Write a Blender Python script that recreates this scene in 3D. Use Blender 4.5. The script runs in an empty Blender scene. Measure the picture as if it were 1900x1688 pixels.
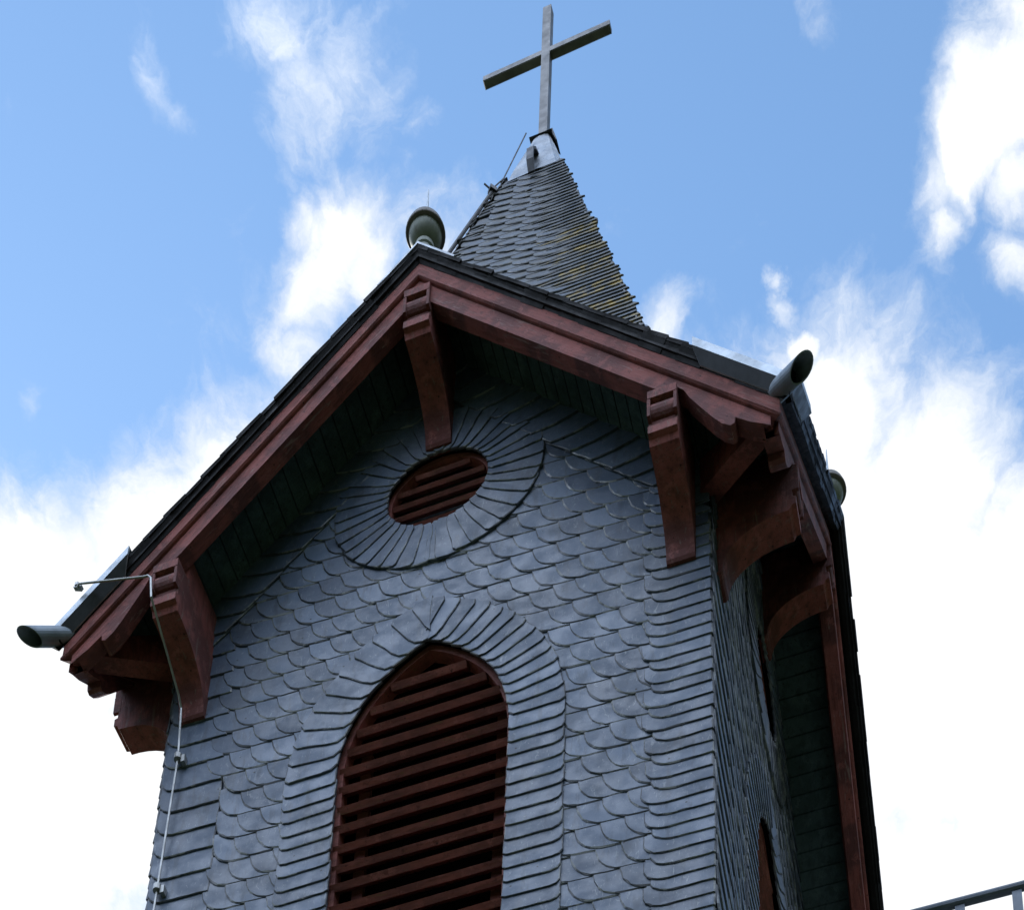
import bpy, math, random
from mathutils import Vector, Matrix
from mathutils.geometry import tessellate_polygon
random.seed(7)
rnd = random.uniform
S = bpy.context.scene
COL = S.collection
ZO = 9.334                                   # tower model height 0 lies this far above the ground

# ------------------------------------------------------------------ camera
cam_d = bpy.data.cameras.new("camera"); cam = bpy.data.objects.new("camera", cam_d); COL.objects.link(cam)
CR = Vector((0.95483749, 0.29639217, 0.02090559)); CU = Vector((0.07979716, -0.32357062, 0.94283321)); CF = Vector((-0.28621282, 0.89858429, 0.33260862))
cam.matrix_world = Matrix(((CR.x, CU.x, -CF.x, 2.769), (CR.y, CU.y, -CF.y, -7.695), (CR.z, CU.z, -CF.z, -7.734 + ZO), (0, 0, 0, 1)))
cam_d.sensor_fit = 'HORIZONTAL'; cam_d.sensor_width = 36.0
cam_d.lens = 3479.92 * 36.0 / 1900.0
cam_d.shift_x = (950 - 1004.4) / 1900.0
cam_d.shift_y = (3925.05 - 844) / 1900.0
cam_d.clip_start = 0.05; cam_d.clip_end = 20000
S.camera = cam

# ------------------------------------------------------------------ light and sky
S.view_settings.view_transform = 'Standard'; S.view_settings.look = 'None'
S.view_settings.exposure = 0.80; S.view_settings.gamma = 1.0
SUN_EL, SUN_AZ = math.radians(34), math.radians(-50)     # azimuth from +y towards +x
sun_d = bpy.data.lights.new("sun", 'SUN'); sun_d.energy = 2.6; sun_d.angle = math.radians(0.53); sun_d.color = (1, .95, .88)
sun = bpy.data.objects.new("sun", sun_d); COL.objects.link(sun)
sdir = Vector((math.sin(SUN_AZ) * math.cos(SUN_EL), math.cos(SUN_AZ) * math.cos(SUN_EL), math.sin(SUN_EL)))
sun.rotation_euler = sdir.to_track_quat('Z', 'Y').to_euler(); sun.location = (0, 0, 40)

W = bpy.data.worlds.new("World"); S.world = W; W.use_nodes = True
nt = W.node_tree; N = nt.nodes; L = nt.links; N.clear()
def nd(t, **k):
    n = N.new(t)
    for a, b in k.items(): setattr(n, a, b)
    return n
def mth(op, a, b=None, clamp=False):
    n = nd('ShaderNodeMath', operation=op); n.use_clamp = clamp
    for i, v in enumerate((a, b)):
        if v is None: continue
        if isinstance(v, (int, float)): n.inputs[i].default_value = v
        else: L.new(v, n.inputs[i])
    return n.outputs[0]
def mrange(v, a, b, c, d, mode='SMOOTHSTEP'):
    n = nd('ShaderNodeMapRange', interpolation_type=mode)
    L.new(v, n.inputs[0])
    for i, x in zip((1, 2, 3, 4), (a, b, c, d)): n.inputs[i].default_value = x
    return n.outputs[0]
sky = nd('ShaderNodeTexSky', sky_type='NISHITA'); sky.sun_disc = False
sky.sun_elevation = SUN_EL; sky.sun_rotation = SUN_AZ
sky.altitude = 200; sky.air_density = 1.0; sky.dust_density = 0.3; sky.ozone_density = 3.0
tc = nd('ShaderNodeTexCoord')
# slightly warped sky direction
wn = nd('ShaderNodeTexNoise'); wn.inputs['Scale'].default_value = 16; wn.inputs['Detail'].default_value = 7; wn.inputs['Roughness'].default_value = .6
L.new(tc.outputs['Generated'], wn.inputs['Vector'])
wv = nd('ShaderNodeVectorMath', operation='MULTIPLY_ADD')
wsub = nd('ShaderNodeVectorMath', operation='SUBTRACT'); L.new(wn.outputs['Color'], wsub.inputs[0]); wsub.inputs[1].default_value = (.5, .5, .5)
L.new(wsub.outputs[0], wv.inputs[0]); wv.inputs[1].default_value = (.042, .042, .042); L.new(tc.outputs['Generated'], wv.inputs[2])
BLOBS = [(-0.04, 0.6136, 0.7886, 0.0434, 1.0), (-0.3992, 0.4369, 0.8061, 0.0658, 1.0), (-0.3653, 0.4361, 0.8224, 0.0493, 1.0), (-0.3168, 0.4391, 0.8407, 0.041, 1.0), (-0.2861, 0.428, 0.8573, 0.0247, 0.95), (-0.2606, 0.4167, 0.8709, 0.0204, 0.9), (-0.2439, 0.4039, 0.8817, 0.019, 0.9), (-0.2331, 0.3935, 0.8893, 0.0177, 0.9), (-0.2158, 0.383, 0.8982, 0.0199, 0.9), (-0.23, 0.3753, 0.8979, 0.0121, 0.8), (-0.2091, 0.3935, 0.8952, 0.0158, 0.9), (-0.2273, 0.39, 0.8923, 0.0194, 0.9), (-0.2166, 0.333, 0.9177, 0.0184, 0.66), (-0.2153, 0.3448, 0.9136, 0.0163, 0.6), (-0.199, 0.3454, 0.9171, 0.0178, 0.5), (-0.1883, 0.3579, 0.9146, 0.0165, 0.42), (-0.1813, 0.3673, 0.9122, 0.01, 0.4), (-0.2278, 0.3547, 0.9068, 0.01, 0.42), (-0.2338, 0.3612, 0.9027, 0.0068, 0.4), (-0.2664, 0.3284, 0.9062, 0.0098, 0.5), (-0.2631, 0.3367, 0.9041, 0.0082, 0.45), (-0.1887, 0.3761, 0.9072, 0.0068, 0.3), (-0.3413, 0.377, 0.861, 0.0099, 0.42), (-0.2041, 0.3323, 0.9208, 0.0143, 0.45), (0.0282, 0.405, 0.9139, 0.019, 0.88), (0.0214, 0.4168, 0.9088, 0.0186, 0.92), (0.0108, 0.4267, 0.9043, 0.0182, 0.92), (-0.0015, 0.4327, 0.9016, 0.0134, 0.85), (-0.0002, 0.446, 0.895, 0.0103, 0.72), (0.0272, 0.4344, 0.9003, 0.0149, 0.85), (0.0274, 0.4524, 0.8914, 0.0102, 0.7), (-0.0374, 0.3883, 0.9208, 0.0088, 0.36), (-0.0401, 0.382, 0.9233, 0.0079, 0.36), (-0.0637, 0.444, 0.8938, 0.0042, 0.75), (-0.0629, 0.4504, 0.8906, 0.0061, 0.85), (-0.0614, 0.459, 0.8863, 0.0076, 0.95), (-0.0561, 0.4702, 0.8808, 0.011, 1.0), (-0.1069, 0.4396, 0.8918, 0.0134, 0.85), (-0.1156, 0.4357, 0.8927, 0.0107, 0.7), (-0.05, 0.4832, 0.8741, 0.026, 1.0), (-0.0227, 0.5128, 0.8582, 0.0419, 1.0), (-0.0633, 0.509, 0.8585, 0.058, 1.0), (0.0098, 0.5434, 0.8394, 0.0448, 1.0), (-0.0277, 0.5627, 0.8262, 0.0773, 1.0), (0.0231, 0.6035, 0.797, 0.0832, 1.0), (-0.0265, 0.4818, 0.8759, 0.0146, 0.75), (-0.0117, 0.4952, 0.8687, 0.0148, 0.75), (0.0117, 0.5075, 0.8616, 0.0111, 0.6), (-0.044, 0.4733, 0.8798, 0.0128, 0.8), (0.0021, 0.4843, 0.8749, 0.009, 0.4), (-0.4076, 0.4758, 0.7794, 0.0839, 1.0), (-0.3576, 0.49, 0.795, 0.0548, 1.0), (-0.2009, 0.508, 0.8376, 0.1147, 1.0), (-0.213, 0.5865, 0.7814, 0.1581, 1.0), (-0.3106, 0.4109, 0.8571, 0.0131, 0.6), (-0.302, 0.4024, 0.8642, 0.0083, 0.45)]
acc = None
for bx, by, bz, br, bs in BLOBS:              # clouds: soft lumps placed by compass direction and height
    dn = nd('ShaderNodeVectorMath', operation='DISTANCE'); L.new(wv.outputs[0], dn.inputs[0]); dn.inputs[1].default_value = (bx, by, bz)
    o = mrange(dn.outputs['Value'], 0, br * 1.7, bs * (1.5 if bs > .9 else 1.1), 0)
    acc = o if acc is None else mth('MAXIMUM', acc, o)
dn = nd('ShaderNodeVectorMath', operation='DISTANCE'); L.new(tc.outputs['Generated'], dn.inputs[0]); dn.inputs[1].default_value = (-.171, .449, .877)
far = mrange(dn.outputs['Value'], .38, .75, 0, 1); acc = mth('MAXIMUM', acc, mth('MULTIPLY', far, .62))
n1 = nd('ShaderNodeTexNoise'); n1.inputs['Scale'].default_value = 14; n1.inputs['Detail'].default_value = 9; n1.inputs['Roughness'].default_value = .62; n1.inputs['Distortion'].default_value = .35
L.new(wv.outputs[0], n1.inputs['Vector'])
n2 = nd('ShaderNodeTexNoise'); n2.inputs['Scale'].default_value = 55; n2.inputs['Detail'].default_value = 8; n2.inputs['Roughness'].default_value = .65; n2.inputs['Distortion'].default_value = .6
L.new(wv.outputs[0], n2.inputs['Vector'])
f = mth('ADD', acc, mth('MULTIPLY', mth('SUBTRACT', n1.outputs['Fac'], .5), 1.45))
f = mth('ADD', f, mth('MULTIPLY', mth('SUBTRACT', n2.outputs['Fac'], .5), .85))
cover = mrange(f, .18, 1.05, 0, 1)
ccol = nd('ShaderNodeMix', data_type='RGBA'); L.new(mrange(f, .45, 1.35, 0, 1), ccol.inputs[0])
ccol.inputs[6].default_value = (3.2, 3.5, 3.95, 1); ccol.inputs[7].default_value = (4.25, 4.3, 4.36, 1)
cfar = nd('ShaderNodeMix', data_type='RGBA'); 
dt = nd('ShaderNodeVectorMath', operation='DOT_PRODUCT'); L.new(tc.outputs['Generated'], dt.inputs[0]); dt.inputs[1].default_value = (-.05, -.70, .71)
L.new(mrange(dt.outputs['Value'], .38, .92, 0, 1), cfar.inputs[0]); L.new(ccol.outputs[2], cfar.inputs[6]); cfar.inputs[7].default_value = (15, 17.3, 21.4, 1)   # unseen bright cloud zone added behind the viewer to light the front
smul = nd('ShaderNodeMix', data_type='RGBA', blend_type='MULTIPLY'); smul.inputs[0].default_value = 1
L.new(sky.outputs[0], smul.inputs[6]); smul.inputs[7].default_value = (.98, 1.09, 1.06, 1)
mx = nd('ShaderNodeMix', data_type='RGBA'); L.new(cover, mx.inputs[0]); L.new(smul.outputs[2], mx.inputs[6]); L.new(cfar.outputs[2], mx.inputs[7])
bg = nd('ShaderNodeBackground'); bg.inputs['Strength'].default_value = 0.15
L.new(mx.outputs[2], bg.inputs['Color'])
wo = nd('ShaderNodeOutputWorld'); L.new(bg.outputs[0], wo.inputs[0])

# ------------------------------------------------------------------ materials
class Mat:
    def __init__(self, name):
        self.m = bpy.data.materials.new(name); self.m.use_nodes = True
        self.t = self.m.node_tree; self.p = self.t.nodes['Principled BSDF']
        self.co = self.n('ShaderNodeTexCoord').outputs['Object']
    def n(self, t, **k):
        x = self.t.nodes.new(t)
        for a, b in k.items(): setattr(x, a, b)
        return x
    def lk(self, a, b): self.t.links.new(a, b)
    def noise(self, scale, detail=6, rough=.6, stretch=None, dist=0):
        x = self.n('ShaderNodeTexNoise'); x.inputs['Scale'].default_value = scale; x.inputs['Detail'].default_value = detail
        x.inputs['Roughness'].default_value = rough; x.inputs['Distortion'].default_value = dist
        if stretch:
            mp = self.n('ShaderNodeMapping'); mp.inputs['Scale'].default_value = stretch; self.lk(self.co, mp.inputs[0]); self.lk(mp.outputs[0], x.inputs['Vector'])
        else: self.lk(self.co, x.inputs['Vector'])
        return x.outputs['Fac']
    def ramp(self, v, a, b, c=0, d=1):
        x = self.n('ShaderNodeMapRange', interpolation_type='SMOOTHSTEP'); self.lk(v, x.inputs[0])
        for i, y in zip((1, 2, 3, 4), (a, b, c, d)): x.inputs[i].default_value = y
        return x.outputs[0]
    def mul(self, a, b):
        x = self.n('ShaderNodeMath', operation='MULTIPLY')
        for i, v in enumerate((a, b)):
            if isinstance(v, (int, float)): x.inputs[i].default_value = v
            else: self.lk(v, x.inputs[i])
        return x.outputs[0]
    def mix(self, f, a, b, blend='MIX'):
        x = self.n('ShaderNodeMix', data_type='RGBA', blend_type=blend)
        for i, v in ((0, f), (6, a), (7, b)):
            if isinstance(v, (int, float)): x.inputs[i].default_value = v
            elif isinstance(v, tuple): x.inputs[i].default_value = (*v, 1)
            else: self.lk(v, x.inputs[i])
        return x.outputs[2]
    def attr(self, name):
        x = self.n('ShaderNodeAttribute'); x.attribute_name = name; return x.outputs['Fac']
    def fin(self, col, rough=.5, metal=0, bump=None, bs=.3, bd=.004, spec=.5):
        if isinstance(col, tuple): self.p.inputs['Base Color'].default_value = (*col, 1)
        else: self.lk(col, self.p.inputs['Base Color'])
        if isinstance(rough, (int, float)): self.p.inputs['Roughness'].default_value = rough
        else: self.lk(rough, self.p.inputs['Roughness'])
        self.p.inputs['Metallic'].default_value = metal
        self.p.inputs['Specular IOR Level'].default_value = spec
        if bump is not None:
            b = self.n('ShaderNodeBump'); b.inputs['Strength'].default_value = bs; b.inputs['Distance'].default_value = bd
            self.lk(bump, b.inputs['Height']); self.lk(b.outputs[0], self.p.inputs['Normal'])
        return self.m

def slate_material(name, lo, hi, rimc, rust=0.0, sc=1.0):
    k = Mat(name)
    t = k.attr('tone'); c = k.mix(t, lo, hi)
    c = k.mix(k.ramp(k.noise(2.2), .46, .62, 0, .28), c, tuple(sc * x for x in (.080, .078, .082)))            # large warm weathering
    c = k.mix(k.ramp(k.noise(17, 9, .72), .52, .66, 0, .32), c, tuple(sc * x for x in (.17, .20, .245)))      # pale scuffs
    c = k.mix(k.ramp(k.noise(24, 9, .75, (1.6, 1.6, .5), 1.5), .58, .63, 0, .5), c, tuple(sc * x for x in (.27, .285, .30)))      # scratches
    c = k.mix(k.ramp(k.noise(6, 6, .65, (2.5, 2.5, .5)), .52, .66, 0, .45), c, tuple(sc * x for x in (.035, .040, .050)))   # rain streaks
    if rust: c = k.mix(k.ramp(k.noise(18, 8, .7), .48, .6, 0, rust), c, tuple(sc * x for x in (.085, .072, .035)))
    c = k.mix(k.mul(k.attr('lichen'), k.ramp(k.noise(13, 8, .7), .45, .55, .0, 1)), c, (.34, .225, .018))
    v = k.n('ShaderNodeTexVoronoi'); v.inputs['Scale'].default_value = 9.0; k.lk(k.co, v.inputs['Vector'])
    c = k.mix(k.ramp(v.outputs['Distance'], .045, .07, .9, 0), c, (.008, .008, .01))   # nail holes
    c = k.mix(k.mul(k.attr('rim'), .85), c, (.022, .023, .022)); c = k.mix(k.mul(k.attr('rim'), k.ramp(k.noise(7, 8, .7), .50, .57, 0, .65)), c, rimc)  # edges painted dark so joint shadows read stronger, then pale chips
    b = k.noise(20, 9, .7, (1, 1, .6))
    return k.fin(c, k.ramp(k.noise(8), .35, .65, .36, .62), 0, b, .28, .006)
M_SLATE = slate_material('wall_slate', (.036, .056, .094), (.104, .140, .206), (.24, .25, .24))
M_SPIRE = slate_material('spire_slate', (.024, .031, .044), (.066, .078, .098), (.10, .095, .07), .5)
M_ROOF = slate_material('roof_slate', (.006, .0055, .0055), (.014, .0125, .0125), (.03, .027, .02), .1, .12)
M_ROOF.node_tree.nodes['Principled BSDF'].inputs['Specular IOR Level'].default_value = .06

def painted_wood(name, base, dark, flake=.0, stretch=(6, 6, 1), gcol=(.20, .17, .12), rake=False):
    k = Mat(name)
    if rake:
        sx_ = k.n('ShaderNodeSeparateXYZ'); k.lk(k.co, sx_.inputs[0]); cb = k.n('ShaderNodeCombineXYZ')
        def mm(op, a, b=None):
            q = k.n('ShaderNodeMath', operation=op)
            for i_, v_ in enumerate((a, b)):
                if v_ is None: continue
                if isinstance(v_, (int, float)): q.inputs[i_].default_value = v_
                else: k.lk(v_, q.inputs[i_])
            return q.outputs[0]
        ax_ = mm('ABSOLUTE', sx_.outputs[0])
        k.lk(mm('SUBTRACT', mm('MULTIPLY', ax_, .661), mm('MULTIPLY', sx_.outputs[2], .750)), cb.inputs[0])
        k.lk(mm('ADD', mm('MULTIPLY', sx_.outputs[0], .01), sx_.outputs[1]), cb.inputs[1])
        k.lk(mm('ADD', mm('MULTIPLY', ax_, .750), mm('MULTIPLY', sx_.outputs[2], .661)), cb.inputs[2])
        k.co = cb.outputs[0]
    c = k.mix(k.ramp(k.noise(4, 7), .42, .58), dark, base)
    g = k.noise(4, 9, .72, stretch)
    c = k.mix(k.ramp(g, .48, .60, 0, .6), c, tuple(x * .45 for x in base))
    c = k.mix(k.ramp(k.noise(15, 9, .75), .54, .60, 0, .55), c, tuple(min(1, x * 1.35 + .022) for x in base))
    c = k.mix(k.ramp(k.noise(30, 9, .8), .55, .62, 0, .7), c, tuple(x * .25 for x in base))
    if flake: c = k.mix(k.mul(k.ramp(k.noise(3.5, 9, .78, stretch, .8), .575, .62), flake), c, gcol)
    v = k.n('ShaderNodeTexVoronoi'); v.inputs['Scale'].default_value = 14; k.lk(k.co, v.inputs['Vector'])
    c = k.mix(k.ramp(v.outputs['Distance'], .05, .09, .75, 0), c, (.012, .006, .006))
    return k.fin(c, .7, 0, k.noise(5, 9, .75, stretch), .8, .012, .28)
RED = (.255, .072, .060)
M_RED = painted_wood('oxblood_paint', RED, (.130, .038, .033), .7, (1.1, 9, 9), gcol=(.25, .15, .13), rake=True)
M_BRK = painted_wood('oxblood_paint_weathered', RED, (.120, .035, .030), .6, (9, 9, 1.1), gcol=(.20, .15, .12))
M_PLANK = painted_wood('oxblood_plank', tuple(x * 1.08 for x in RED), (.14, .045, .042), .8, (1.0, 8, 8), gcol=(.27, .17, .15), rake=True)
M_LOUV = painted_wood('louvre_paint', (.235, .070, .056), (.16, .050, .041), .5, (1, 6, 6), (.13, .09, .03))
M_GREEN = painted_wood('soffit_paint', (.062, .098, .102), (.040, .066, .070), 0, (6, 6, 1))
def metal(name, col, rough, met, var=.4):
    k = Mat(name)
    c = k.mix(k.ramp(k.noise(7, 8, .65), .3, .7), tuple(x * (1 - var) for x in col), col)
    c = k.mix(k.ramp(k.noise(30, 6, .7), .6, .75, 0, .5), c, tuple(x * .55 for x in col))
    return k.fin(c, k.ramp(k.noise(12), .3, .7, rough - .1, rough + .12), met, k.noise(20), .15, .004)
M_ZINC = metal('zinc_sheet', (.40, .45, .50), .42, .55)
M_DZINC = metal('dark_and_shaded_zinc', (.05, .054, .062), .5, .4)  # dark zinc: shade of the flashing front put into colour; roof hooks too
M_SPOUT = metal('grey_zinc_pipe', (.22, .26, .30), .5, .4)
M_LEAD = metal('lead_sheet', (.40, .43, .47), .40, .6, .5)
M_STEEL = metal('galvanised_steel', (.15, .148, .147), .45, .4, .45)
M_DARKM = metal('dark_iron', (.035, .036, .04), .5, .3)
M_ALU = metal('aluminium_rod', (.36, .36, .35), .4, .7, .3)
M_RAIL = metal('grey_painted_steel', (.09, .11, .14), .45, .3, .3)
def patina():
    k = Mat('patinated_copper')
    c = k.mix(k.ramp(k.noise(9, 6), .3, .7), (.14, .155, .13), (.24, .26, .22))
    c = k.mix(k.ramp(k.noise(12, 7, .7, (3, 3, .4)), .55, .72, 0, .8), c, (.10, .085, .05))
    return k.fin(c, .5, .25, k.noise(25), .2, .003)
M_PAT = patina()
M_RIM = metal('tarnished_copper', (.12, .105, .09), .5, .3)
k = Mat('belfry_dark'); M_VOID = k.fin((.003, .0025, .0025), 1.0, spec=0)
k = Mat('grass_ground'); M_GROUND = k.fin(k.mix(k.ramp(k.noise(.4, 8), .3, .7), (.035, .05, .018), (.06, .075, .03)), .9)
k = Mat('shade_hill_green'); M_SHADE_HILL = k.fin(k.mix(k.ramp(k.noise(.3, 8), .3, .7), (.014, .022, .010), (.035, .05, .02)), .95, spec=.1)
k = Mat('rendered_wall'); M_REND = k.fin(k.mix(k.ramp(k.noise(2, 8), .3, .7), (.26, .25, .23), (.34, .33, .31)), .85, 0, k.noise(40), .3, .01)

# ------------------------------------------------------------------ mesh helpers
class MB:
    def __init__(self): self.v = []; self.f = []; self.mi = []; self.tone = []; self.rim = []; self.lich = []
    def add(self, vs, fs, tone=.5, rims=None, lich=0, mi=0):
        b = len(self.v); self.v += [tuple(p) for p in vs]
        for i, q in enumerate(fs):
            self.f.append(tuple(b + j for j in q)); self.mi.append(mi); self.tone.append(tone)
            self.rim.append(rims[i] if rims else 0.0); self.lich.append(lich)
    def box(self, c, s, mat=None, tone=.5, mi=0):
        x, y, z = (d / 2 for d in s); vs = [Vector((a * x, b * y, d * z)) for a in (-1, 1) for b in (-1, 1) for d in (-1, 1)]
        if mat is not None: vs = [mat @ q for q in vs]
        vs = [q + Vector(c) for q in vs]
        self.add(vs, [(0, 1, 3, 2), (4, 6, 7, 5), (0, 4, 5, 1), (2, 3, 7, 6), (0, 2, 6, 4), (1, 5, 7, 3)], tone, mi=mi)
    def hexa(self, a, b, tone=.5, mi=0):     # two quads (lists of 4 points) joined
        self.add(list(a) + list(b), [(3, 2, 1, 0), (4, 5, 6, 7), (0, 1, 5, 4), (1, 2, 6, 5), (2, 3, 7, 6), (3, 0, 4, 7)], tone, mi=mi)
    def loft(self, a, b, tone=.5, mi=0):     # two polygons of equal length
        n = len(a); fs = [tuple(range(n - 1, -1, -1)), tuple(range(n, 2 * n))] + [(i, (i + 1) % n, n + (i + 1) % n, n + i) for i in range(n)]
        self.add(list(a) + list(b), fs, tone, mi=mi)
    def tube(self, pts, r, seg=8, mi=0, caps=True):
        pts = [Vector(p) for p in pts]; n = len(pts); rr = r if isinstance(r, (list, tuple)) else [r] * n
        rings = []; up = None
        for i, p in enumerate(pts):
            d = (pts[min(i + 1, n - 1)] - pts[max(i - 1, 0)]).normalized()
            if up is None: up = Vector((0, 0, 1)) if abs(d.z) < .9 else Vector((1, 0, 0))
            x = d.cross(up).normalized(); y = x.cross(d).normalized(); up = y
            rings.append([p + (x * math.cos(2 * math.pi * k / seg) + y * math.sin(2 * math.pi * k / seg)) * rr[i] for k in range(seg)])
        vs = [q for g in rings for q in g]; fs = []
        for i in range(n - 1):
            for k in range(seg): fs.append((i * seg + k, i * seg + (k + 1) % seg, (i + 1) * seg + (k + 1) % seg, (i + 1) * seg + k))
        if caps: fs += [tuple(range(seg - 1, -1, -1)), tuple((n - 1) * seg + k for k in range(seg))]
        self.add(vs, fs, mi=mi)
    def lathe(self, prof, seg=32, c=(0, 0, 0), mi=0):
        vs = []; fs = []; n = len(prof)
        for r, z in prof:
            for k in range(seg): a = 2 * math.pi * k / seg; vs.append((c[0] + r * math.cos(a), c[1] + r * math.sin(a), c[2] + z))
        for i in range(n - 1):
            for k in range(seg): fs.append((i * seg + k, i * seg + (k + 1) % seg, (i + 1) * seg + (k + 1) % seg, (i + 1) * seg + k))
        self.add(vs, fs, mi=mi)
    def build(self, name, mats, parent=None, loc=(0, 0, 0), rz=0, smooth=False):
        me = bpy.data.meshes.new(name); me.from_pydata(self.v, [], self.f)
        for m in (mats if isinstance(mats, (list, tuple)) else [mats]): me.materials.append(m)
        me.polygons.foreach_set('material_index', self.mi)
        for nm, dat in (('tone', self.tone), ('rim', self.rim), ('lichen', self.lich)):
            a = me.attributes.new(nm, 'FLOAT', 'FACE'); a.data.foreach_set('value', dat)
        if smooth: me.polygons.foreach_set('use_smooth', [True] * len(me.polygons))
        me.update()
        o = bpy.data.objects.new(name, me); COL.objects.link(o)
        if parent is not None: o.parent = parent
        o.location = loc; o.rotation_euler = (0, 0, rz)
        return o
def tag(o, label=None, cat=None, group=None, kind=None):
    for a, b in (('label', label), ('category', cat), ('group', group), ('kind', kind)):
        if b: o[a] = b
    return o
def empty(name, loc): o = bpy.data.objects.new(name, None); COL.objects.link(o); o.location = loc; return o
def dup(o, parent, rz=None, loc=None):
    c = o.copy(); COL.objects.link(c); c.parent = parent
    if rz is not None: c.rotation_euler = (0, 0, rz)
    if loc is not None: c.location = loc
    for ch in list(o.children): dup(ch, c)
    return c
def clip(poly, a, b, c):                     # keep a*x + b*y <= c
    out = []; n = len(poly)
    for i in range(n):
        p, q = poly[i], poly[(i + 1) % n]; dp = a * p[0] + b * p[1] - c; dq = a * q[0] + b * q[1] - c
        if dp <= 0: out.append(p)
        if (dp < 0 < dq) or (dq < 0 < dp):
            t = dp / (dp - dq); out.append((p[0] + (q[0] - p[0]) * t, p[1] + (q[1] - p[1]) * t))
    return out
def slate(mb, poly, P, lift, thick=.012, rim=.006, drop=.003, jit=.0022, tone=None, lich=0, nrim=None):
    """one slate: poly is a counter-clockwise outline, P(u, w, h) maps to space, lift(u, w) is its front height"""
    q = []
    for p in poly:
        if not q or (abs(p[0] - q[-1][0]) + abs(p[1] - q[-1][1])) > 1e-4: q.append(p)
    if len(q) > 2 and abs(q[0][0] - q[-1][0]) + abs(q[0][1] - q[-1][1]) < 1e-4: q.pop()
    n = len(q)
    if n < 3: return
    ar = sum(q[i][0] * q[(i + 1) % n][1] - q[(i + 1) % n][0] * q[i][1] for i in range(n)) / 2
    if ar < 0: q.reverse()
    if abs(ar) < 4e-4: return
    sub = []
    for i in range(n):                       # hand-trimmed edges: long sides get a few ragged points
        a, b = q[i], q[(i + 1) % n]; sub.append(a); d = math.hypot(b[0] - a[0], b[1] - a[1]); m = int(d / .05)
        for j in range(1, m): t = j / m; sub.append((a[0] + (b[0] - a[0]) * t + rnd(-.0008, .0008), a[1] + (b[1] - a[1]) * t + rnd(-.0008, .0008)))
    q = sub; n = len(q)
    q = [(u + rnd(-jit, jit), w + rnd(-jit, jit)) for u, w in q]
    cu = sum(p[0] for p in q) / n; cw = sum(p[1] for p in q) / n
    inn = []
    for u, w in q:
        d = math.hypot(u - cu, w - cw) or 1; s = min(.5, rim * rnd(.6, 1.7) / d); inn.append((u + (cu - u) * s, w + (cw - w) * s))
    vs = [P(u, w, lift(u, w)) for u, w in inn] + [P(u, w, lift(u, w) - drop) for u, w in q] + [P(u, w, lift(u, w) - thick) for u, w in q]
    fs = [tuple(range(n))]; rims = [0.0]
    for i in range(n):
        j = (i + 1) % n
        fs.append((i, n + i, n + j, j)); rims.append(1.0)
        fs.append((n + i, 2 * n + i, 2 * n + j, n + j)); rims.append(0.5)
    t = tone if tone is not None else max(0, min(1, random.gauss(.5, .22)))
    mb.add(vs, fs, t, rims, lich)
def scale_poly(x, z, w, h, ra, rz_, flip=False, n=7):
    pts = [(2 * (1 - t) * t * .14 * ra + t * t * ra, (1 - t) ** 2 * rz_ + 2 * (1 - t) * t * .10 * rz_) for t in [i / n for i in range(n + 1)]]
    pts = pts + [(w, 0), (w, h), (0, h)]
    if flip: pts = [(-a, b) for a, b in reversed(pts)]
    return [(x + a, z + b) for a, b in pts]

HW, E_, ZA = 1.5, 1.942, 5.245               # wall half width, gable half width, red gable apex
ZE = 3.043; SL = (ZA - ZE) / E_; AL = math.atan(SL); CA, SA, TA = math.cos(AL), math.sin(AL), SL
OC, ORI, ORO = (0, 4.07), .305, .61          # round vent
AC, AO, ARI, ARO = 2.05, .427, .907, 1.194    # pointed arch: springing height, centre offset, opening and border radius
WI, WO = ARI - AO, ARO - AO
ZSOF, ZBAND = 5.19, 4.825                    # soffit and gable border height at the centre line
ZBOT = -.3

# ------------------------------------------------------------------ ground and tower root
g = MB(); g.add([(-3000, -3000, 0), (3000, -3000, 0), (3000, 3000, 0), (-3000, 3000, 0)], [(0, 1, 2, 3)])
tag(g.build('ground', M_GROUND), kind='structure')
hl = MB(); ng = 72; rings_ = ((40, -.5), (55, 12), (85, 38), (120, 52), (200, 34), (500, -2)); vs = []  # unseen hills added to block low light, raised to shade the right wall
for r_, h_ in rings_:
    for q in range(ng):
        a = 2 * math.pi * q / ng; m_ = 1 + .8 * max(0, math.cos(a)) ** 2 + .18 * math.sin(3 * a + r_) + .12 * math.sin(7 * a + .1 * r_)
        vs.append((r_ * math.cos(a) * (1 + .04 * math.sin(5 * a)), r_ * math.sin(a), h_ * m_ if h_ > 0 else h_))
hl.add(vs, [(i * ng + q, i * ng + (q + 1) % ng, (i + 1) * ng + (q + 1) % ng, (i + 1) * ng + q) for i in range(len(rings_) - 1) for q in range(ng)])
tag(hl.build('added_shade_hills', M_SHADE_HILL), kind='structure')
tower = empty('church_tower', (0, 0, 0))
tag(tower, 'slate hung church tower with oxblood timber gables, louvred belfry windows and steep slated spire', 'church tower')
PV = lambda u, w, h: (u, -HW - h, w + ZO)

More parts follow.
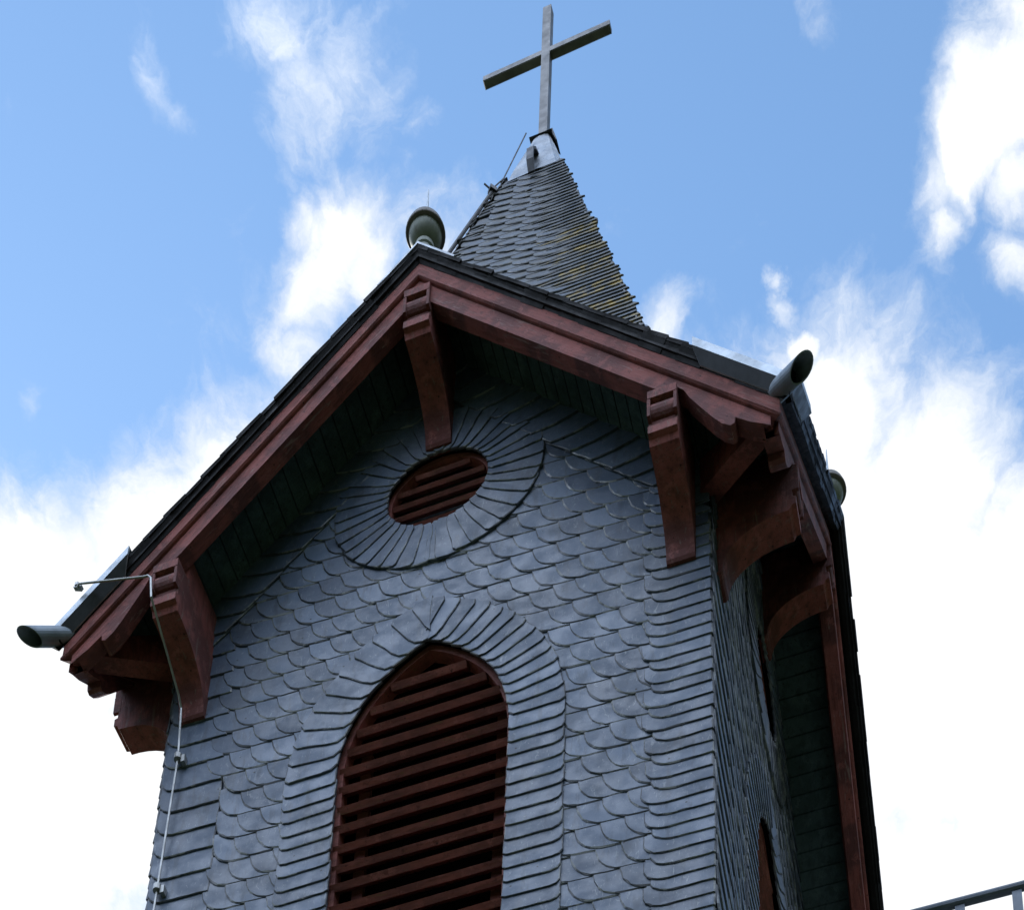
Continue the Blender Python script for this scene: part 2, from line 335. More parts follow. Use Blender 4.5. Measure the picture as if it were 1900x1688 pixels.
# ------------------------------------------------------------------ wall sheet with openings (one for each side)
def arch_loop(g, zb, n=14):                   # g = growth beyond the opening
    r = ARI + g; a1 = math.acos(AO / r)
    right = [(-AO + r * math.cos(a1 * i / n), AC + r * math.sin(a1 * i / n)) for i in range(n + 1)]
    return [(WI + g, zb)] + right + [(-u, w) for u, w in reversed(right[:-1])] + [(-WI - g, zb)]
outer = [(-HW, -ZO), (HW, -ZO), (HW, ZSOF + .1 - TA * HW), (0, ZSOF + .1), (-HW, ZSOF + .1 - TA * HW)]
hole1 = list(reversed(arch_loop(.01, ZBOT)))
hole2 = [(OC[0] + (ORI + .01) * math.cos(-2 * math.pi * i / 32), OC[1] + (ORI + .01) * math.sin(-2 * math.pi * i / 32)) for i in range(32)]
loops = [[Vector((u, w, 0)) for u, w in lp] for lp in (outer, hole1, hole2)]
tris = tessellate_polygon(loops); flat = [q for lp in loops for q in lp]
wall = MB(); wall.add([(q.x, -HW, q.y + ZO) for q in flat], [tuple(t) for t in tris], .3)
wall0 = wall.build('wall', M_SLATE, tower)
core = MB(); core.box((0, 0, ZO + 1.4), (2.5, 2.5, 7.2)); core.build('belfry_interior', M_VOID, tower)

# ------------------------------------------------------------------ slate cladding of one side
cl = MB()
PX, PZ = .127, .166
row = 0; z = ZBOT - .4 - 18 * PZ
while z < 4.9:
    sh = -.010 * row + .006 * math.sin(row * 1.7); n = int(2.9 / PX) + 3
    for i in range(n):
        x = -1.24 + (i - 1) * PX - (sh % PX) + rnd(-.0035, .0035)
        if x < -1.27 or x > 1.19: continue
        zb = z + rnd(-.003, .003)
        h = PZ + .085; w = PX + .17
        poly = scale_poly(x, zb, w, h, rnd(.130, .144), rnd(.160, .168))
        l0 = rnd(.029, .0315)
        lift = lambda u, ww, x=x, zb=zb, w=w, h=h, l0=l0: l0 - .0135 * (u - x) / w - .0140 * (ww - zb) / h
        poly = clip(poly, TA, 1, ZBAND + .04); poly = clip(poly, -TA, 1, ZBAND + .04) if poly else poly
        if not poly: continue
        cu = sum(p[0] for p in poly) / len(poly); cw = sum(p[1] for p in poly) / len(poly)
        d = math.hypot(cu - OC[0], cw - OC[1])
        if d < .40: continue
        if d < .9:
            a, b = (OC[0] - cu) / d, (OC[1] - cw) / d; poly = clip(poly, a, b, a * OC[0] + b * OC[1] - .40)
        if cw > AC:
            ox = -AO if cu > 0 else AO; da = math.hypot(cu - ox, cw - AC)
            if da < .99: continue
            if da < 1.6:
                a, b = (ox - cu) / da, (AC - cw) / da; poly = clip(poly, a, b, a * ox + b * AC - .99)
        elif cw > ZBOT - .12 and abs(cu) < 1.05:
            if abs(cu) < .6: continue
            sg_ = -1 if cu > 0 else 1; poly = clip(poly, sg_, 0, -.6)
        if len(poly) < 3: continue
        tn = max(0, min(1, random.gauss(.5, .27)))
        if random.random() < .05: tn = rnd(1.2, 1.6)
        slate(cl, poly, PV, lift, .012, .006, .004, tone=tn)
    # right hand corner strips, two to a course
    for k in (0, 1):
        x0 = 1.165 + .035 * k + rnd(-.01, .01) - .3 * max(0, 0); zb = z + k * PZ * .5 + rnd(-.004, .004)
        poly = scale_poly(x0, zb, 1.517 - x0 + rnd(-.006, .004), PZ * .5 + .075, .12, .085)
        poly = clip(poly, TA, 1, ZBAND + .04)
        lift = lambda u, ww, zb=zb: .036 - .014 * (ww - zb) / .16 - .004 * (u - 1.17)
        if len(poly) >= 3: slate(cl, poly, PV, lift, .014, .005, .004)
    # left hand corner: a long slate over two thin ones
    if z < 3.3:
        for k, (dz, hh, l0) in enumerate(((-.002, PZ + .06, .036), (-.016, .05, .027), (-.03, .05, .019))):
            zb = z + dz + rnd(-.004, .004)
            poly = scale_poly(-1.514 + rnd(-.005, .004), zb, .36 - .03 * k, hh, .10, min(.10, hh * .9))
            lift = lambda u, ww, zb=zb, l0=l0, hh=hh: l0 - .014 * (ww - zb) / hh - .012 * max(0, (u + 1.5)) / .36
            slate(cl, poly, PV, lift, .011, .005, .004)
    z += PZ; row += 1
# gable border: slates running from the border line to the soffit on both slopes
for s in (1, -1):
    zz = 3.2; i = 0
    while zz < 5.2:
        hgt = .125 + rnd(-.008, .008)
        xl = (ZBAND - zz - .06) / TA - .09; 
        if s * xl > -2 and xl > -.45:
            L_ = .75; n = 8
            bot = []
            for j in range(n + 1):
                t = j / n; u = xl + L_ * t
                bot.append((u, zz - .035 * math.sin(math.pi * min(1, t * 1.25)) + .26 * t * t + (.10 * (1 - t * 8) ** 2 if t < .125 else 0)))
            poly = bot + [(xl + L_, zz + hgt + .07), (xl, zz + hgt + .07)]
            poly = clip(poly, -TA, -1, -ZBAND + .0); poly = clip(poly, TA, 1, ZSOF + .03) if poly else poly
            poly = clip(poly, -1, 0, .012) if poly else poly
            poly = clip(poly, 1, 0, HW + .012) if poly else poly
            if len(poly) >= 3:
                if s < 0: poly = [(-a, b) for a, b in reversed(poly)]
                l0 = .041 + .002 * (s > 0)
                lift = lambda u, ww, zz=zz, hgt=hgt, l0=l0: l0 - .018 * (ww - zz + .03) / (hgt + .1)
                slate(cl, poly, PV, lift, .010, .004, .003, tone=max(0, min(1, random.gauss(.4, .2))))
        zz += hgt; i += 1
# ring of slates round the vent
def ring(cx, cz, ri0, ro0, angs, l0, extra_clip=True):
    for a0, a1, sgn in angs:                 # a0 = proud lower edge, a1 = covered edge
        ri, ro = ri0 - .012 + rnd(-.004, .004), ro0 + rnd(-.007, .007)
        da = a1 - a0
        pts = [(ri, a0 + da * .28), (ri + .03, a0 + da * .05), (ri + .10, a0), (ro - .02, a0 + da * .02), (ro, a0 + da * .10), (ro + .002, (a0 + a1) / 2), (ro, a1), (ri, a1)]
        poly = [(cx + r_ * math.cos(t), cz + r_ * math.sin(t)) for r_, t in pts]
        if extra_clip:
            poly = clip(poly, TA, 1, ZBAND + .10); poly = clip(poly, -TA, 1, ZBAND + .10) if poly else poly
        if len(poly) < 3: continue
        def lift(u, ww, a0=a0, a1=a1, cx=cx, cz=cz):
            t = math.atan2(ww - cz, u - cx); f_ = (t - a0) / (a1 - a0)
            while abs(f_) > 8: t += 2 * math.pi * (1 if (a0 > t) else -1); f_ = (t - a0) / (a1 - a0); break
            return l0 - .011 * max(-.3, min(1.3, f_))
        slate(cl, poly, PV, lift, .013, .004, .003)
angs = []
st = 2 * math.pi / 38
for k in range(19):                          # both halves lap downwards
    t = -math.pi / 2 + st * (k + .15) + rnd(-.014, .014); angs.append((t, t + st * 1.5, 1))
    t = -math.pi / 2 - st * (k + .15) + rnd(-.014, .014); angs.append((t, t - st * 1.5, -1))
angs.append((-math.pi / 2 - st * .5, -math.pi / 2 + st * 1.0, 1))
ring(OC[0], OC[1], ORI, ORO, angs, .040)
# border of the arch: fan on top, level strips down the jambs
def arc_slates(sd, t0, t1, l0, ri0, ro0):      # one border slate on the right (sd 1) or left (sd -1) arc
    ri, ro = ri0 - .012 + rnd(-.004, .004), ro0 + rnd(-.006, .006); da = t1 - t0
    pts = [(ri, t0 + da * .30), (ri + .03, t0 + da * .06), (ri + .09, t0), (ro - .03, t0 + da * .01), (ro, t0 + da * .14), (ro, t1), (ri, t1)]
    poly = [(-AO + r_ * math.cos(t), AC + r_ * math.sin(t)) for r_, t in pts]
    poly = clip(poly, -1, 0, .012)
    if len(poly) < 3: return
    def lift(u, ww):
        t = math.atan2(ww - AC, sd * u + AO); return l0 - .012 * max(-.3, min(1.3, (t - t0) / da))
    slate(cl, [(sd * u, w) for u, w in poly], PV, lift, .013, .004, .003)
for sd, st in ((1, math.radians(4.9)), (-1, math.radians(6.2))):
    t = 0.0
    while t < math.radians(70):
        s1 = st * rnd(.93, 1.07); arc_slates(sd, t, t + s1 * 1.5, .040 + .003 * (sd < 0), ARI, ARO); t += s1
for sd in (1, -1):
    zz = AC - .097
    while zz > ZBOT - .1:
        hh = .097; j = rnd(-.005, .005); x0, x1 = WI - .012 + rnd(-.004, .004), WO + rnd(-.005, .006)
        poly = [(x0 + .02, zz + j), (x1 - .05, zz + j - .006), (x1 - .015, zz + j + .004), (x1, zz + j + .03), (x1, zz + hh + .045), (x0, zz + hh + .045), (x0, zz + j + .012)]
        if sd < 0: poly = [(-a, b) for a, b in reversed(poly)]
        lift = lambda u, ww, zz=zz: .040 - .012 * (ww - zz) / .14
        slate(cl, poly, PV, lift, .013, .004, .003)
        zz -= hh
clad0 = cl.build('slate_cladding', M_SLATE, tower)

# ------------------------------------------------------------------ louvred openings of one side
def ring_frame(mb, inner, outer_, y0, y1, closed):
    n = len(inner)
    for i in range(n if closed else n - 1):
        j = (i + 1) % n
        a, b, c, d = inner[i], inner[j], outer_[j], outer_[i]
        mb.hexa([(p[0], y0, p[1] + ZO) for p in (a, b, c, d)], [(p[0], y1, p[1] + ZO) for p in (a, b, c, d)])
fr = MB(); ring_frame(fr, arch_loop(-.030, ZBOT), arch_loop(.008, ZBOT), -HW + .010, -HW + .075, False)
for s in (-1, 1): fr.box((s * (WI - .10), -HW + .14, ZO + 1.0), (.06, .03, 2.7))
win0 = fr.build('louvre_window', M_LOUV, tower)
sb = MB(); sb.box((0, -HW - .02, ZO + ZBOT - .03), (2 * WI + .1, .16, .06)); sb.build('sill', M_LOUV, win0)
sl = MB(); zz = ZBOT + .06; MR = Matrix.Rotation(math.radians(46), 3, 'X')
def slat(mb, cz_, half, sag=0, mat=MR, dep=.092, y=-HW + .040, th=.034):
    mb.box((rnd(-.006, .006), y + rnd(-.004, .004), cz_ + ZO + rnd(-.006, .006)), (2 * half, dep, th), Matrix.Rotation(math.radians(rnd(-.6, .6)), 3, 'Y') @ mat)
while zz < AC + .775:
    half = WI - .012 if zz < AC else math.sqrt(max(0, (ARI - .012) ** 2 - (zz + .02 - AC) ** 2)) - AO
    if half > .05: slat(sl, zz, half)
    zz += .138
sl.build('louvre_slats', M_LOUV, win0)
vf = MB()
ci = [((ORI - .022) * math.cos(2 * math.pi * i / 32), OC[1] + (ORI - .022) * math.sin(2 * math.pi * i / 32)) for i in range(32)]
co_ = [((ORI + .008) * math.cos(2 * math.pi * i / 32), OC[1] + (ORI + .008) * math.sin(2 * math.pi * i / 32)) for i in range(32)]
ring_frame(vf, ci, co_, -HW + .01, -HW + .06, True)
vent0 = vf.build('round_vent', M_LOUV, tower)
vs_ = MB()
for i in range(6):
    zc = OC[1] - .245 + i * .098
    half = math.sqrt(max(.001, (ORI - .012) ** 2 - (zc - OC[1]) ** 2)); slat(vs_, zc - .01, half, dep=.055, th=.022)
vs_.build('vent_slats', M_LOUV, vent0)

# ------------------------------------------------------------------ gable timber of one side
def rp(t, s, y, sg): return (sg * (t * CA - s * SA), y, ZA + ZO - t * SA - s * CA)
bb = MB()
prof = [(0, -1.942), (.062, -1.944), (.068, -1.950), (.080, -1.950), (.086, -1.940), (.088, -1.905), (.112, -1.900), (.112, -1.83), (0, -1.83)]
for sg in (1, -1):
    a = [rp(s * TA, s, y, sg) for s, y in prof]; b = [rp((-y + s * SA) / CA, s, y, sg) for s, y in prof]
    bb.loft(a, b) if sg > 0 else bb.loft(b, a)
def low_edge(x):                              # lower outline of the plank, ornamental past the bracket
    P_ = [(0, .182), (1.43, .182), (1.435, .125), (1.47, .128), (1.50, .155), (1.56, .185), (1.62, .212), (1.66, .222), (1.70, .215), (1.72, .195), (1.725, .165), (1.80, .158), (1.86, .142), (1.9, .135)]
    for (x0, s0), (x1, s1) in zip(P_, P_[1:]):
        if x <= x1: return s0 + (s1 - s0) * (x - x0) / (x1 - x0)
    return .135
lb = MB(); xs = [0, .15, .3, .6, .9, 1.2, 1.40, 1.43, 1.435, 1.47, 1.50, 1.53, 1.56, 1.59, 1.62, 1.64, 1.66, 1.68, 1.70, 1.712, 1.72, 1.725, 1.76, 1.80, 1.83, 1.86, 1.895]
for sg in (1, -1):
    for x0, x1 in zip(xs, xs[1:]):
        jag = rnd(-.0025, .0025)
        pts = []
        for y, dx in ((-1.928, 0), (-1.845, -.1 if x1 > 1.85 else 0)):
            q = []
            for x, top in ((x0, 1), (x1, 1), (x1, 0), (x0, 0)):
                xx = x + (dx if x == 1.895 else 0)
                s = .092 if top else low_edge(x if x != x0 else x + 1e-6)
                q.append((sg * xx, y, ZA + ZO - xx * TA - s / CA))
            pts.append(q if sg > 0 else q)
        lb.hexa(pts[0], pts[1])
barge0 = bb.build('bargeboard', M_RED, tower)
lowb0 = lb.build('carved_plank', M_PLANK, barge0)
# soffit boards, running out from the wall
sf = MB(); bw = .105; t = 0
while t < 2.8:
    for sg in (1, -1):
        y_in, y_out = -HW - .0, -1.84
        x0, x1 = (t + .004) * CA, (t + bw - .004) * CA
        for xa, xb in ((x0, x1),):
            if xa >= 1.9: continue
            q = []
            for dz in (0, .03):
                c4 = []
                for x, y in ((xa, max(y_out, -9)), (xb, y_out), (xb, min(y_in, -xb)), (xa, min(y_in, -xa))):
                    y = max(y, y_out) if y < y_out else y
                    c4.append((sg * x, y, ZSOF + ZO - x * TA + dz))
                q.append(c4)
            if min(y_in, -xb) - y_out > -.001 or xa < 1.84: sf.hexa(q[0], q[1])
    t += bw
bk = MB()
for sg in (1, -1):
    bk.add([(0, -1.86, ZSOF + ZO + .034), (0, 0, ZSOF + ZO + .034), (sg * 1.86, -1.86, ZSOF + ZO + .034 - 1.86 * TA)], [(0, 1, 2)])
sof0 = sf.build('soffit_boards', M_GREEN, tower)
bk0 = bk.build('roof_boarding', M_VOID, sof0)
# brackets (scrolled consoles); origin at the wall, head height
def bracket_mesh(extra):
    mb = MB(); w = .074
    pr_ = [(.0, extra), (.34, extra), (.34, .02), (.452, .02), (.452, -.035), (.425, -.045), (.425, -.052)]
    for i in range(9):
        a = math.pi / 2 - math.pi * i / 8; pr_.append((.415 + .035 * math.cos(a), -.105 + .052 * math.sin(a)))
    pr_ += [(.418, -.165), (.418, -.215), (.437, -.222), (.437, -.275), (.415, -.282)]
    for i in range(11):
        a = math.pi / 2 * i / 10; pr_.append((.055 + .345 * (1 - math.sin(a)), -.315 - .28 * (1 - math.cos(a))))
    pr_ += [(.045, -.612), (0, -.612)]
    n = len(pr_)
    cx_ = .2
    # side faces as strips back to the wall line keep the concave outline clean
    L3 = [Vector((o, z_, 0)) for o, z_ in pr_]; tr = tessellate_polygon([L3])
    vs = [(-w, -o, z_) for o, z_ in pr_] + [(w, -o, z_) for o, z_ in pr_]
    fs = [tuple(t_) for t_ in tr] + [tuple(n + i for i in reversed(t_)) for t_ in tr] + [(i, (i + 1) % n, n + (i + 1) % n, n + i) for i in range(n)]
    mb.add(vs, fs)
    # cheek fillets that frame the roll
    for s in (-1, 1): mb.box((s * (w - .007), -.430, -.105), (.016, .045, .125))
    return mb
br = bracket_mesh(.2)
br_side = br.build('bracket', M_BRK, tower)
br_apex = bracket_mesh(.10).build('bracket', M_BRK, tower)
BR = [(1.365, 3.40), (-1.365, 3.40)]

# ------------------------------------------------------------------ roof of one gable, verge, flashing
rf = MB(); TH = .115                           # vertical thickness of slates over the red apex line
yo = -1.964
zt = ZA + ZO + .066
EX = 1.955
for sg in (1, -1):
    A = (0, yo, zt); B = (0, 0, zt); C_ = (sg * EX, yo, zt - EX * TA)
    lo = .05
    rf.add([A, B, C_, (A[0], A[1], A[2] - lo), (B[0], B[1], B[2] - lo), (C_[0], C_[1], C_[2] - lo)], [(0, 1, 2), (5, 4, 3), (0, 2, 5, 3), (1, 4, 5, 2)], .3)
    t = -.15; i = 0
    while t < 2.86:                            # roof courses seen along the verge, each kicked up at its lower end
        ln = .155 + rnd(-.02, .02)
        for (s0, s1, y0, y1, kick) in ((-.056, -.042, yo - .018, yo + .35, .008), (-.047, .008, yo - .012, yo + .05, .009)):
            k2 = kick + rnd(-.006, .006); yj = rnd(-.005, .005)
            t0, t1 = t, t + ln + .03
            q0 = [rp(max(t0, s0 * TA), s0, y0 + yj, sg), rp(t1, s0 - k2, y0 + yj, sg), rp(t1, s1 - k2 * .3, y0 + yj + (.034 if s1 > 0 else .004), sg), rp(max(t0, s1 * TA), s1, y0 + yj + (.034 if s1 > 0 else .006), sg)]
            ye = max(y0 + .03, min(y1, -t1 * CA)); q1 = [(p[0], ye, p[2]) for p in q0]
            rf.hexa(q0, q1, rnd(.3, .7))
        t += ln; i += 1
roof0 = rf.build('gable_roof', M_ROOF, tower)
flash = []
for sg in (1, -1):
    fl = MB()
    def fp(x, s, y): return (sg * x, y, ZA + ZO - x * TA - s / CA)
    xa, xb = (1.53, 1.955) if sg > 0 else (1.58, 1.975)
    prf = [(.0, -1.956), (-.040, -2.000), (-.088, -1.996), (-.090, -1.80), (-.084, -1.80), (-.082, -1.984), (-.038, -1.990), (.0, -1.950)]
    a = [fp(xa + (.03 if i in (0, 7) else 0), s, y) for i, (s, y) in enumerate(prf)]; b = [fp(-y - .012, s, y) for s, y in prf]
    fl.loft(a, b); fl.mi[2] = 1; flash.append(fl.build('verge_flashing', [M_ZINC, M_DZINC], roof0))  # front face takes the shade-darkened zinc, lip stays pale
# ridge cap at the gable end
rc = MB()
for sg in (1, -1):
    q0 = [rp(0, -.072, yo - .02, sg), rp(.26, -.072, yo - .02, sg), rp(.26, -.060, yo - .02, sg), rp(0, -.060, yo - .02, sg)]
    q0[0] = (0, q0[0][1], ZA + ZO + .072 / CA); q0[3] = (0, q0[3][1], ZA + ZO + .060 / CA)
    rc.hexa(q0, [(p[0], -1.0, p[2]) for p in q0])
cap0 = rc.build('ridge_cap', M_LEAD, roof0)

for k in range(4):
    rz = k * math.pi / 2
    if k:
        for o in (wall0, clad0, win0, vent0, barge0, sof0, roof0):
            d_ = dup(o, tower, rz)
            if o is roof0 and k == 1: d_.location = (.05, 0, .0)     # this gable's verge stands out further
    for i, (x, zb) in enumerate(BR + [(0, 4.995)]):
        src = br_apex if i == 2 else br_side
        o = src if (k == 0 and i in (0, 2)) else dup(src, tower)
        v = Matrix.Rotation(rz, 3, 'Z') @ Vector((x, -HW, 0)); o.location = (v.x, v.y, zb + ZO); o.rotation_euler = (0, 0, rz)
    # valley beam and rain spout at the corner to the right of this side
    if k == 0:
        vb = MB()
        d = Vector((1, -1, 0)).normalized(); pz = Vector((1, 1, 0)).normalized() * .05
        a0, a1 = Vector((1.5, -1.5, ZSOF + ZO - 1.5 * TA)), Vector((1.85, -1.85, ZSOF + ZO - 1.85 * TA))
        vb.hexa([a0 - pz + Vector((0, 0, .04)), a0 + pz + Vector((0, 0, .04)), a0 + pz - Vector((0, 0, .22)), a0 - pz - Vector((0, 0, .22))],
                [a1 - pz + Vector((0, 0, .04)), a1 + pz + Vector((0, 0, .04)), a1 + pz - Vector((0, 0, .10)), a1 - pz - Vector((0, 0, .10))])
        vb0 = vb.build('valley_beam', M_BRK, tower)
        sp = MB(); R_ = .048; c0 = Vector((1.90, -1.90, 3.15 + ZO)); ax = Vector((.707, -.707, -.75)).normalized()
        sx = Vector((1, 1, 0)).normalized(); up = sx.cross(ax).normalized()
        if up.z < 0: up = -up
        seg = 24; vs = []
        for (rr, ) in ((R_,), (R_ - .006,)):
            for end in (0, 1):
                for q in range(seg):
                    a = 2 * math.pi * q / seg
                    ln = 0 if end == 0 else .25 + .05 * (1 + math.sin(a))     # oblique mouth, long on top
                    vs.append(c0 + ax * ln + (sx * math.cos(a) + up * math.sin(a)) * rr)
        fs = []
        for q in range(seg):
            r_ = (q + 1) % seg
            fs += [(q, r_, seg + r_, seg + q), (2 * seg + q, 3 * seg + q, 3 * seg + r_, 2 * seg + r_), (seg + q, seg + r_, 3 * seg + r_, 3 * seg + q)]
        sp.add(vs, fs)
        sp0 = sp.build('rain_spout', M_SPOUT, tower, smooth=False)
    else:
        dup(vb0, tower, rz); dup(sp0, tower, rz)

# ------------------------------------------------------------------ spire
TIP, KS = 10.64, .21
spire = MB()
ZB0, ZT0 = 3.85, 9.80
b0, b1 = KS * (TIP - ZB0) - .01, KS * (TIP - ZT0) - .01
spire.hexa([(-b0, -b0, ZB0 + ZO), (b0, -b0, ZB0 + ZO), (b0, b0, ZB0 + ZO), (-b0, b0, ZB0 + ZO)], [(-b1, -b1, ZT0 + ZO), (b1, -b1, ZT0 + ZO), (b1, b1, ZT0 + ZO), (-b1, b1, ZT0 + ZO)], .2)
spire_o = spire.build('spire', M_SPIRE, tower)
ss = MB()
PS = lambda u, w, h: (u, -KS * (TIP - w) - h, w + ZO + h * .2)
z = 4.4; row = 0; GR = 6
PZ2 = .128
def rlen(z): return .20 + .42 * KS * (TIP - z)            # width of the hip border on the right
while z < 9.62:
    b = KS * (TIP - z)
    xr = b - rlen(z)
    x = -b + .08 - (.025 * row) % .15
    while x < xr + .05:
        pl = scale_poly(x, z + rnd(-.006, .006), .34, PZ2 + .09, .15, PZ2 * .98, n=6)
        bz = KS * (TIP - z - .06)
        pl = clip(pl, -1, 0, b - .02); pl = clip(pl, 1, 0, b - .05) if pl else pl
        lift = lambda u, ww, x=x, z=z: .036 - .018 * (u - x) / .34 - .017 * (ww - z) / .2
        if len(pl) >= 3: slate(ss, pl, PS, lift, .014, .006, .004, jit=.003, lich=0)
        x += .148 + rnd(-.006, .006)
    # left hip: short strips
    for kk in (0, 1):
        if (row + kk) % 3 == 0: continue
        zz = z + kk * PZ2 * .5
        bl_ = KS * (TIP - zz)
        pl = [(-bl_ - .012 + rnd(-.008, .004), zz), (-bl_ + .10 + .03 * math.sin(row), zz + .01), (-bl_ + .10, zz + .10), (-bl_ - .0, zz + .10)]
        lift = lambda u, ww, zz=zz: .030 - .014 * (ww - zz) / .1
        slate(ss, pl, PS, lift, .012, .004, .003)
    z += PZ2; row += 1
# right hip: groups of thin strips whose ends step inwards, lichen on the lowest ones
z = 4.3; i = 0
STEP = .066
while z < 9.68:
    b = KS * (TIP - z); g_ = i % GR
    x0 = b - rlen(z) + rlen(z) * .30 * (1 - math.sin(math.pi * (g_ + 1.2) / (GR + 1.2))) + rnd(-.012, .012)
    tl = .06 * rlen(z); pl = [(x0 + .03, z + tl + rnd(-.006, .006)), (b - .02, z + rnd(-.005, .005)), (b + .034 + rnd(-.026, .016), z + .012), (b + .01, z + STEP + .04), (x0, z + tl + STEP + .04), (x0, z + tl + .035)]
    lift = lambda u, ww, z=z, g_=g_: .029 - .013 * (ww - z) / .1
    slate(ss, pl, PS, lift, .010, .004, .003, jit=.003, lich=(rnd(.5, 1) if g_ in (0, 1, 2) and z < 8.2 else (rnd(0, .25))) * (1 if z < 8.2 else .2))
    z += STEP; i += 1
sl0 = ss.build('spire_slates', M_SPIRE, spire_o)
for k in (1, 2, 3): dup(sl0, spire_o, k * math.pi / 2)
# lead cap, collar and roof hooks at the top
cp = MB(); prev = None
lv = [(9.66, .236, 0), (9.84, .196, 0), (10.1, .145, .15), (10.33, .098, .35), (10.46, .070, .6)]
rings = []
for zz, r_, rd in lv:
    rg = []
    for q in range(24):
        a = 2 * math.pi * (q + .5) / 24; sq = 1 / max(abs(math.cos(a)), abs(math.sin(a)))
        rr = r_ * (sq * (1 - rd) + rd * 1.05); w_ = 1 + rnd(-.015, .015)
        rg.append((rr * math.cos(a) * w_, rr * math.sin(a) * w_, zz + ZO + rnd(-.006, .006)))
    rings.append(rg)
for a, b in zip(rings, rings[1:]):
    n = 24; cp.add(a + b, [(i, (i + 1) % n, n + (i + 1) % n, n + i) for i in range(n)])
cp.build('lead_cap', M_LEAD, spire_o)
hk = MB()
def strap(mb, pts, w, t):
    for p, q in zip(pts, pts[1:]):
        p, q = Vector(p), Vector(q); d = (q - p).normalized(); x = Vector((1, 0, 0)); nrm = x.cross(d).normalized()
        mb.hexa([p - x * w / 2, p + x * w / 2, p + x * w / 2 + nrm * t, p - x * w / 2 + nrm * t], [q - x * w / 2, q + x * w / 2, q + x * w / 2 + nrm * t, q - x * w / 2 + nrm * t])
zh = 9.70; yb = -KS * (TIP - zh)
hook_pts = [(0.0, -KS * (TIP - 10.02) - .03, 10.02 + ZO), (0.005, -KS * (TIP - 9.9) - .09, 9.92 + ZO), (.01, -KS * (TIP - 9.75) - .125, 9.78 + ZO), (.015, -KS * (TIP - 9.62) - .11, 9.62 + ZO), (.018, -KS * (TIP - 9.55) - .06, 9.54 + ZO)]
strap(hk, hook_pts, .05, .014)
hk0 = hk.build('roof_hook', M_DZINC, spire_o)
h2 = MB(); h2.tube([(KS * (TIP - 9.2) + .02, 0, 9.2 + ZO), (KS * (TIP - 9.2) + .10, 0, 9.22 + ZO), (KS * (TIP - 9.2) + .11, 0, 9.32 + ZO)], .016, 6)
h2.build('roof_hook', M_DZINC, spire_o)
# lightning conductor down the left hip of the spire
lc = empty('hip_conductor', (0, 0, ZO)); tag(lc, 'grey lightning conductor rod clipped along the left hip of the spire', 'lightning conductor')
def hip(zz, o): return (-KS * (TIP - zz) - o, -KS * (TIP - zz) - o, zz)
m = MB(); m.tube([hip(zz, .038) for zz in (4.0, 5.5, 7, 8.3, 9.55)], .013, 8); m.tube([hip(9.55, .045), hip(9.75, .03), (-.10, -.11, 10.45)], .005, 6); m.build('rod', M_DARKM, lc)
for zz in (9.52, 8.35, 7.1, 5.9):
    m = MB(); p = hip(zz, .04); m.box(p, (.05, .05, .035), Matrix.Rotation(math.pi / 4, 3, 'Z')); m.tube([p, (p[0] - .05, p[1] - .03, p[2] + .05)], .007, 6); m.build('clip', M_DARKM, lc)

# ------------------------------------------------------------------ cross
cross = empty('cross', (0, 0, ZO + 10.5)); cross.rotation_euler = (0, 0, math.radians(-1.4))
tag(cross, 'plain weathered metal cross standing on the lead cap of the spire', 'cross')
def bar(name, c, s, parent=cross):
    mb = MB(); x, y, z_ = (d / 2 for d in s); bv = .006
    def rg(zz, k): return [(c[0] + a * (x - k), c[1] + b_ * (y - k), c[2] + zz) for a, b_ in ((-1, -1), (1, -1), (1, 1), (-1, 1))]
    rr = [rg(-z_, bv), rg(-z_ + bv, 0), rg(z_ - bv, 0), rg(z_, bv)]
    for a, b_ in zip(rr, rr[1:]): mb.add(a + b_, [(i, (i + 1) % 4, 4 + (i + 1) % 4, 4 + i) for i in range(4)])
    mb.add(rr[0], [(3, 2, 1, 0)]); mb.add(rr[3], [(0, 1, 2, 3)])
    return mb.build(name, M_STEEL, parent)
bar('upright', (0, 0, .84), (.066, .06, 1.74))
bar('crossbar', (0, 0, 1.115), (1.005, .058, .066))
m = MB(); m.hexa([(-.085, -.085, -.05), (.09, -.085, -.06), (.09, .08, -.06), (-.085, .08, -.05)], [(-.045, -.045, .03), (.045, -.045, .035), (.045, .045, .035), (-.045, .045, .03)])
m.hexa([(.07, -.07, -.02), (.09, -.07, -.02), (.09, .05, -.02), (.07, .05, -.02)], [(.12, -.07, -.18), (.128, -.07, -.19), (.128, .02, -.19), (.12, .02, -.18)])
if False: m.hexa([(-.10, -.10, -.05), (-.07, -.10, -.03), (-.07, .06, -.03), (-.10, .06, -.05)], [(-.13, -.11, -.08), (-.125, -.11, -.09), (-.125, .0, -.09), (-.13, .0, -.08)])
m.build('collar', M_DARKM, cross)

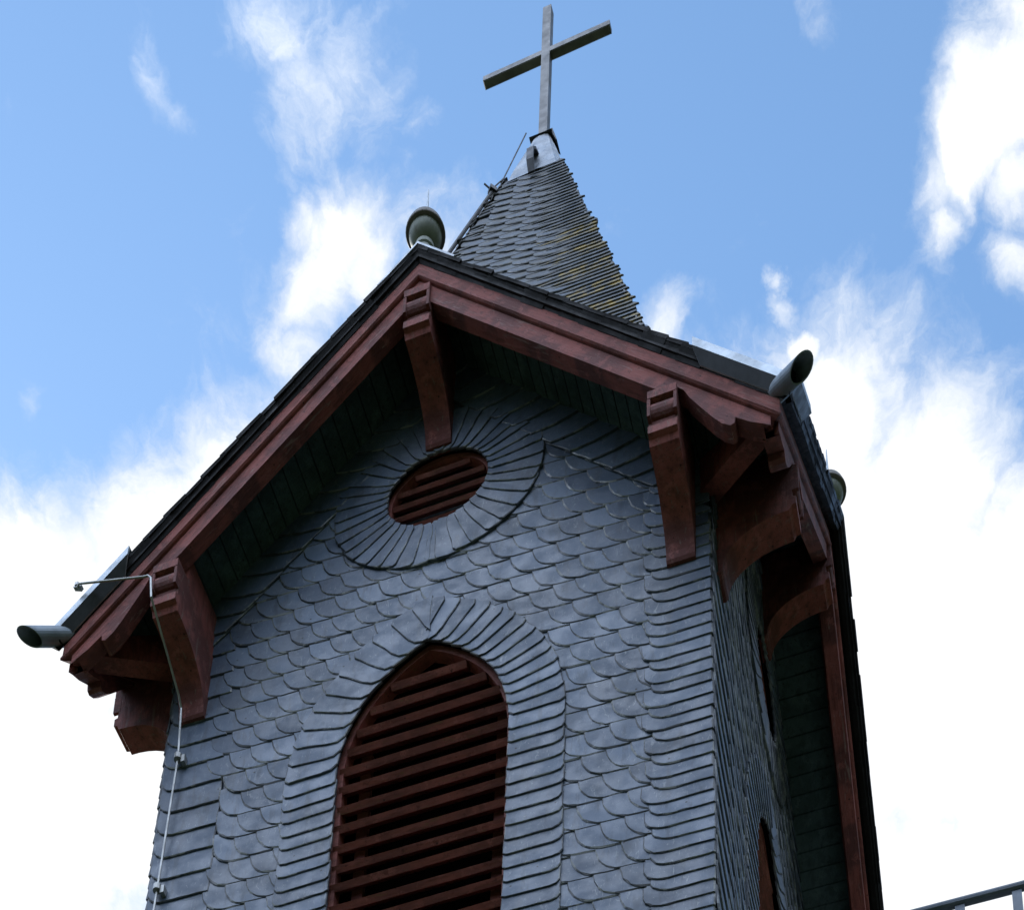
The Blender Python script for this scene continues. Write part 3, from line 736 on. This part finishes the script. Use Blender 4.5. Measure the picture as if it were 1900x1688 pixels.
# ------------------------------------------------------------------ ball finials
def finial(loc, label):
    t = empty('ball_finial', loc); tag(t, label, 'finial', 'ball finials on the gable peaks')
    t.scale = (.94, .94, .94)
    m = MB(); m.lathe([(.0, -.28), (.05, -.28), (.05, -.17), (.058, -.16), (.058, -.13), (.04, -.12), (.035, -.10)], 24); m.build('base_ring', M_PAT, t)
    m = MB(); m.lathe([(.02, -.115)] + [(.100 * math.cos(a), .115 * math.sin(a)) for a in [-math.pi / 2 * .93 + math.pi / 2 * .93 * i / 12 for i in range(13)]], 32); m.build('bowl', M_PAT, t, smooth=True)
    m = MB(); m.lathe([(.098, -.012), (.114, -.012), (.119, 0), (.117, .014)] + [(.112 * math.cos(a), .016 + .105 * math.sin(a)) for a in [math.pi / 2 * i / 10 for i in range(11)]], 32); m.build('lid', M_RIM, t, smooth=True)
    m = MB(); m.tube([(0, 0, .115), (0, 0, .44)], [.013, .003], 8); m.build('spike', M_ZINC, t)
    return t
finial((0, -1.89, 5.60 + ZO), 'verdigris ball finial with a spike on the front gable peak')
finial((1.945, 0, 5.61 + ZO), 'verdigris ball finial half hidden behind the right gable edge')

# ------------------------------------------------------------------ down conductor at the left corner
dc = empty('down_conductor', (-1.42, -1.55, ZO)); tag(dc, 'thin pale metal rod bent round the left bracket and running down the slates', 'lightning conductor')
def rel(p): return (p[0] + 1.42, p[1] + 1.55, p[2])
path = [(-1.845, -2.03, 3.32), (-1.83, -2.04, 3.325), (-1.46, -2.0, 3.27), (-1.43, -2.0, 3.265), (-1.412, -2.0, 3.24), (-1.405, -1.985, 3.11), (-1.40, -1.64, 2.86), (-1.40, -1.60, 2.81), (-1.41, -1.56, 2.5), (-1.44, -1.56, 1.5), (-1.49, -1.56, .2), (-1.49, -1.56, -ZO)]
m = MB(); m.tube([rel(p) for p in path], .0062, 8); m.build('rod', M_ALU, dc)
m = MB(); p = rel((-1.845, -2.02, 3.33)); m.box(p, (.05, .022, .02), Matrix.Rotation(.5, 3, 'Y')); m.box((p[0] - .005, p[1] - .008, p[2] + .014), (.02, .02, .02)); m.build('clamp', M_ALU, dc)
for zz, xx in ((2.49, -1.41), (1.53, -1.44), (.6, -1.475)):
    m = MB(); p = rel((xx, -1.56, zz)); m.lathe([(.0, -.018), (.022, -.018), (.022, .018), (0, .018)], 12, p); m.box((p[0] + .03, p[1] + .012, p[2] - .015), (.022, .03, .05)); m.build('clamp', M_ALU, dc)

# ------------------------------------------------------------------ neighbouring flat roof with its railing
an = MB(); an.box((3.7, -.0, (ZO - .45) / 2), (3.2, 2.3, ZO - .45)); an.box((3.7, 0, ZO - .41), (3.3, 2.4, .08))
tag(an.build('annex', M_REND), 'pale rendered flat roofed block beside the tower carrying the steel railing', 'building')
rl = empty('railing', (2.2, -1.0, ZO - .37)); tag(rl, 'grey painted steel railing on the flat roof right of the tower', 'railing')
m = MB(); m.tube([(-.05, 0, 1.032), (3.1, 0, 1.032)], .023, 12); m.build('handrail', M_RAIL, rl)
x = .115
while x < 3.1:
    m = MB(); m.box((x, 0, .505), (.045, .014, 1.01)); m.build('baluster', M_RAIL, rl); x += .262
m = MB(); m.box((1.52, 0, .10), (3.0, .03, .03)); m.build('bottom_rail', M_RAIL, rl)
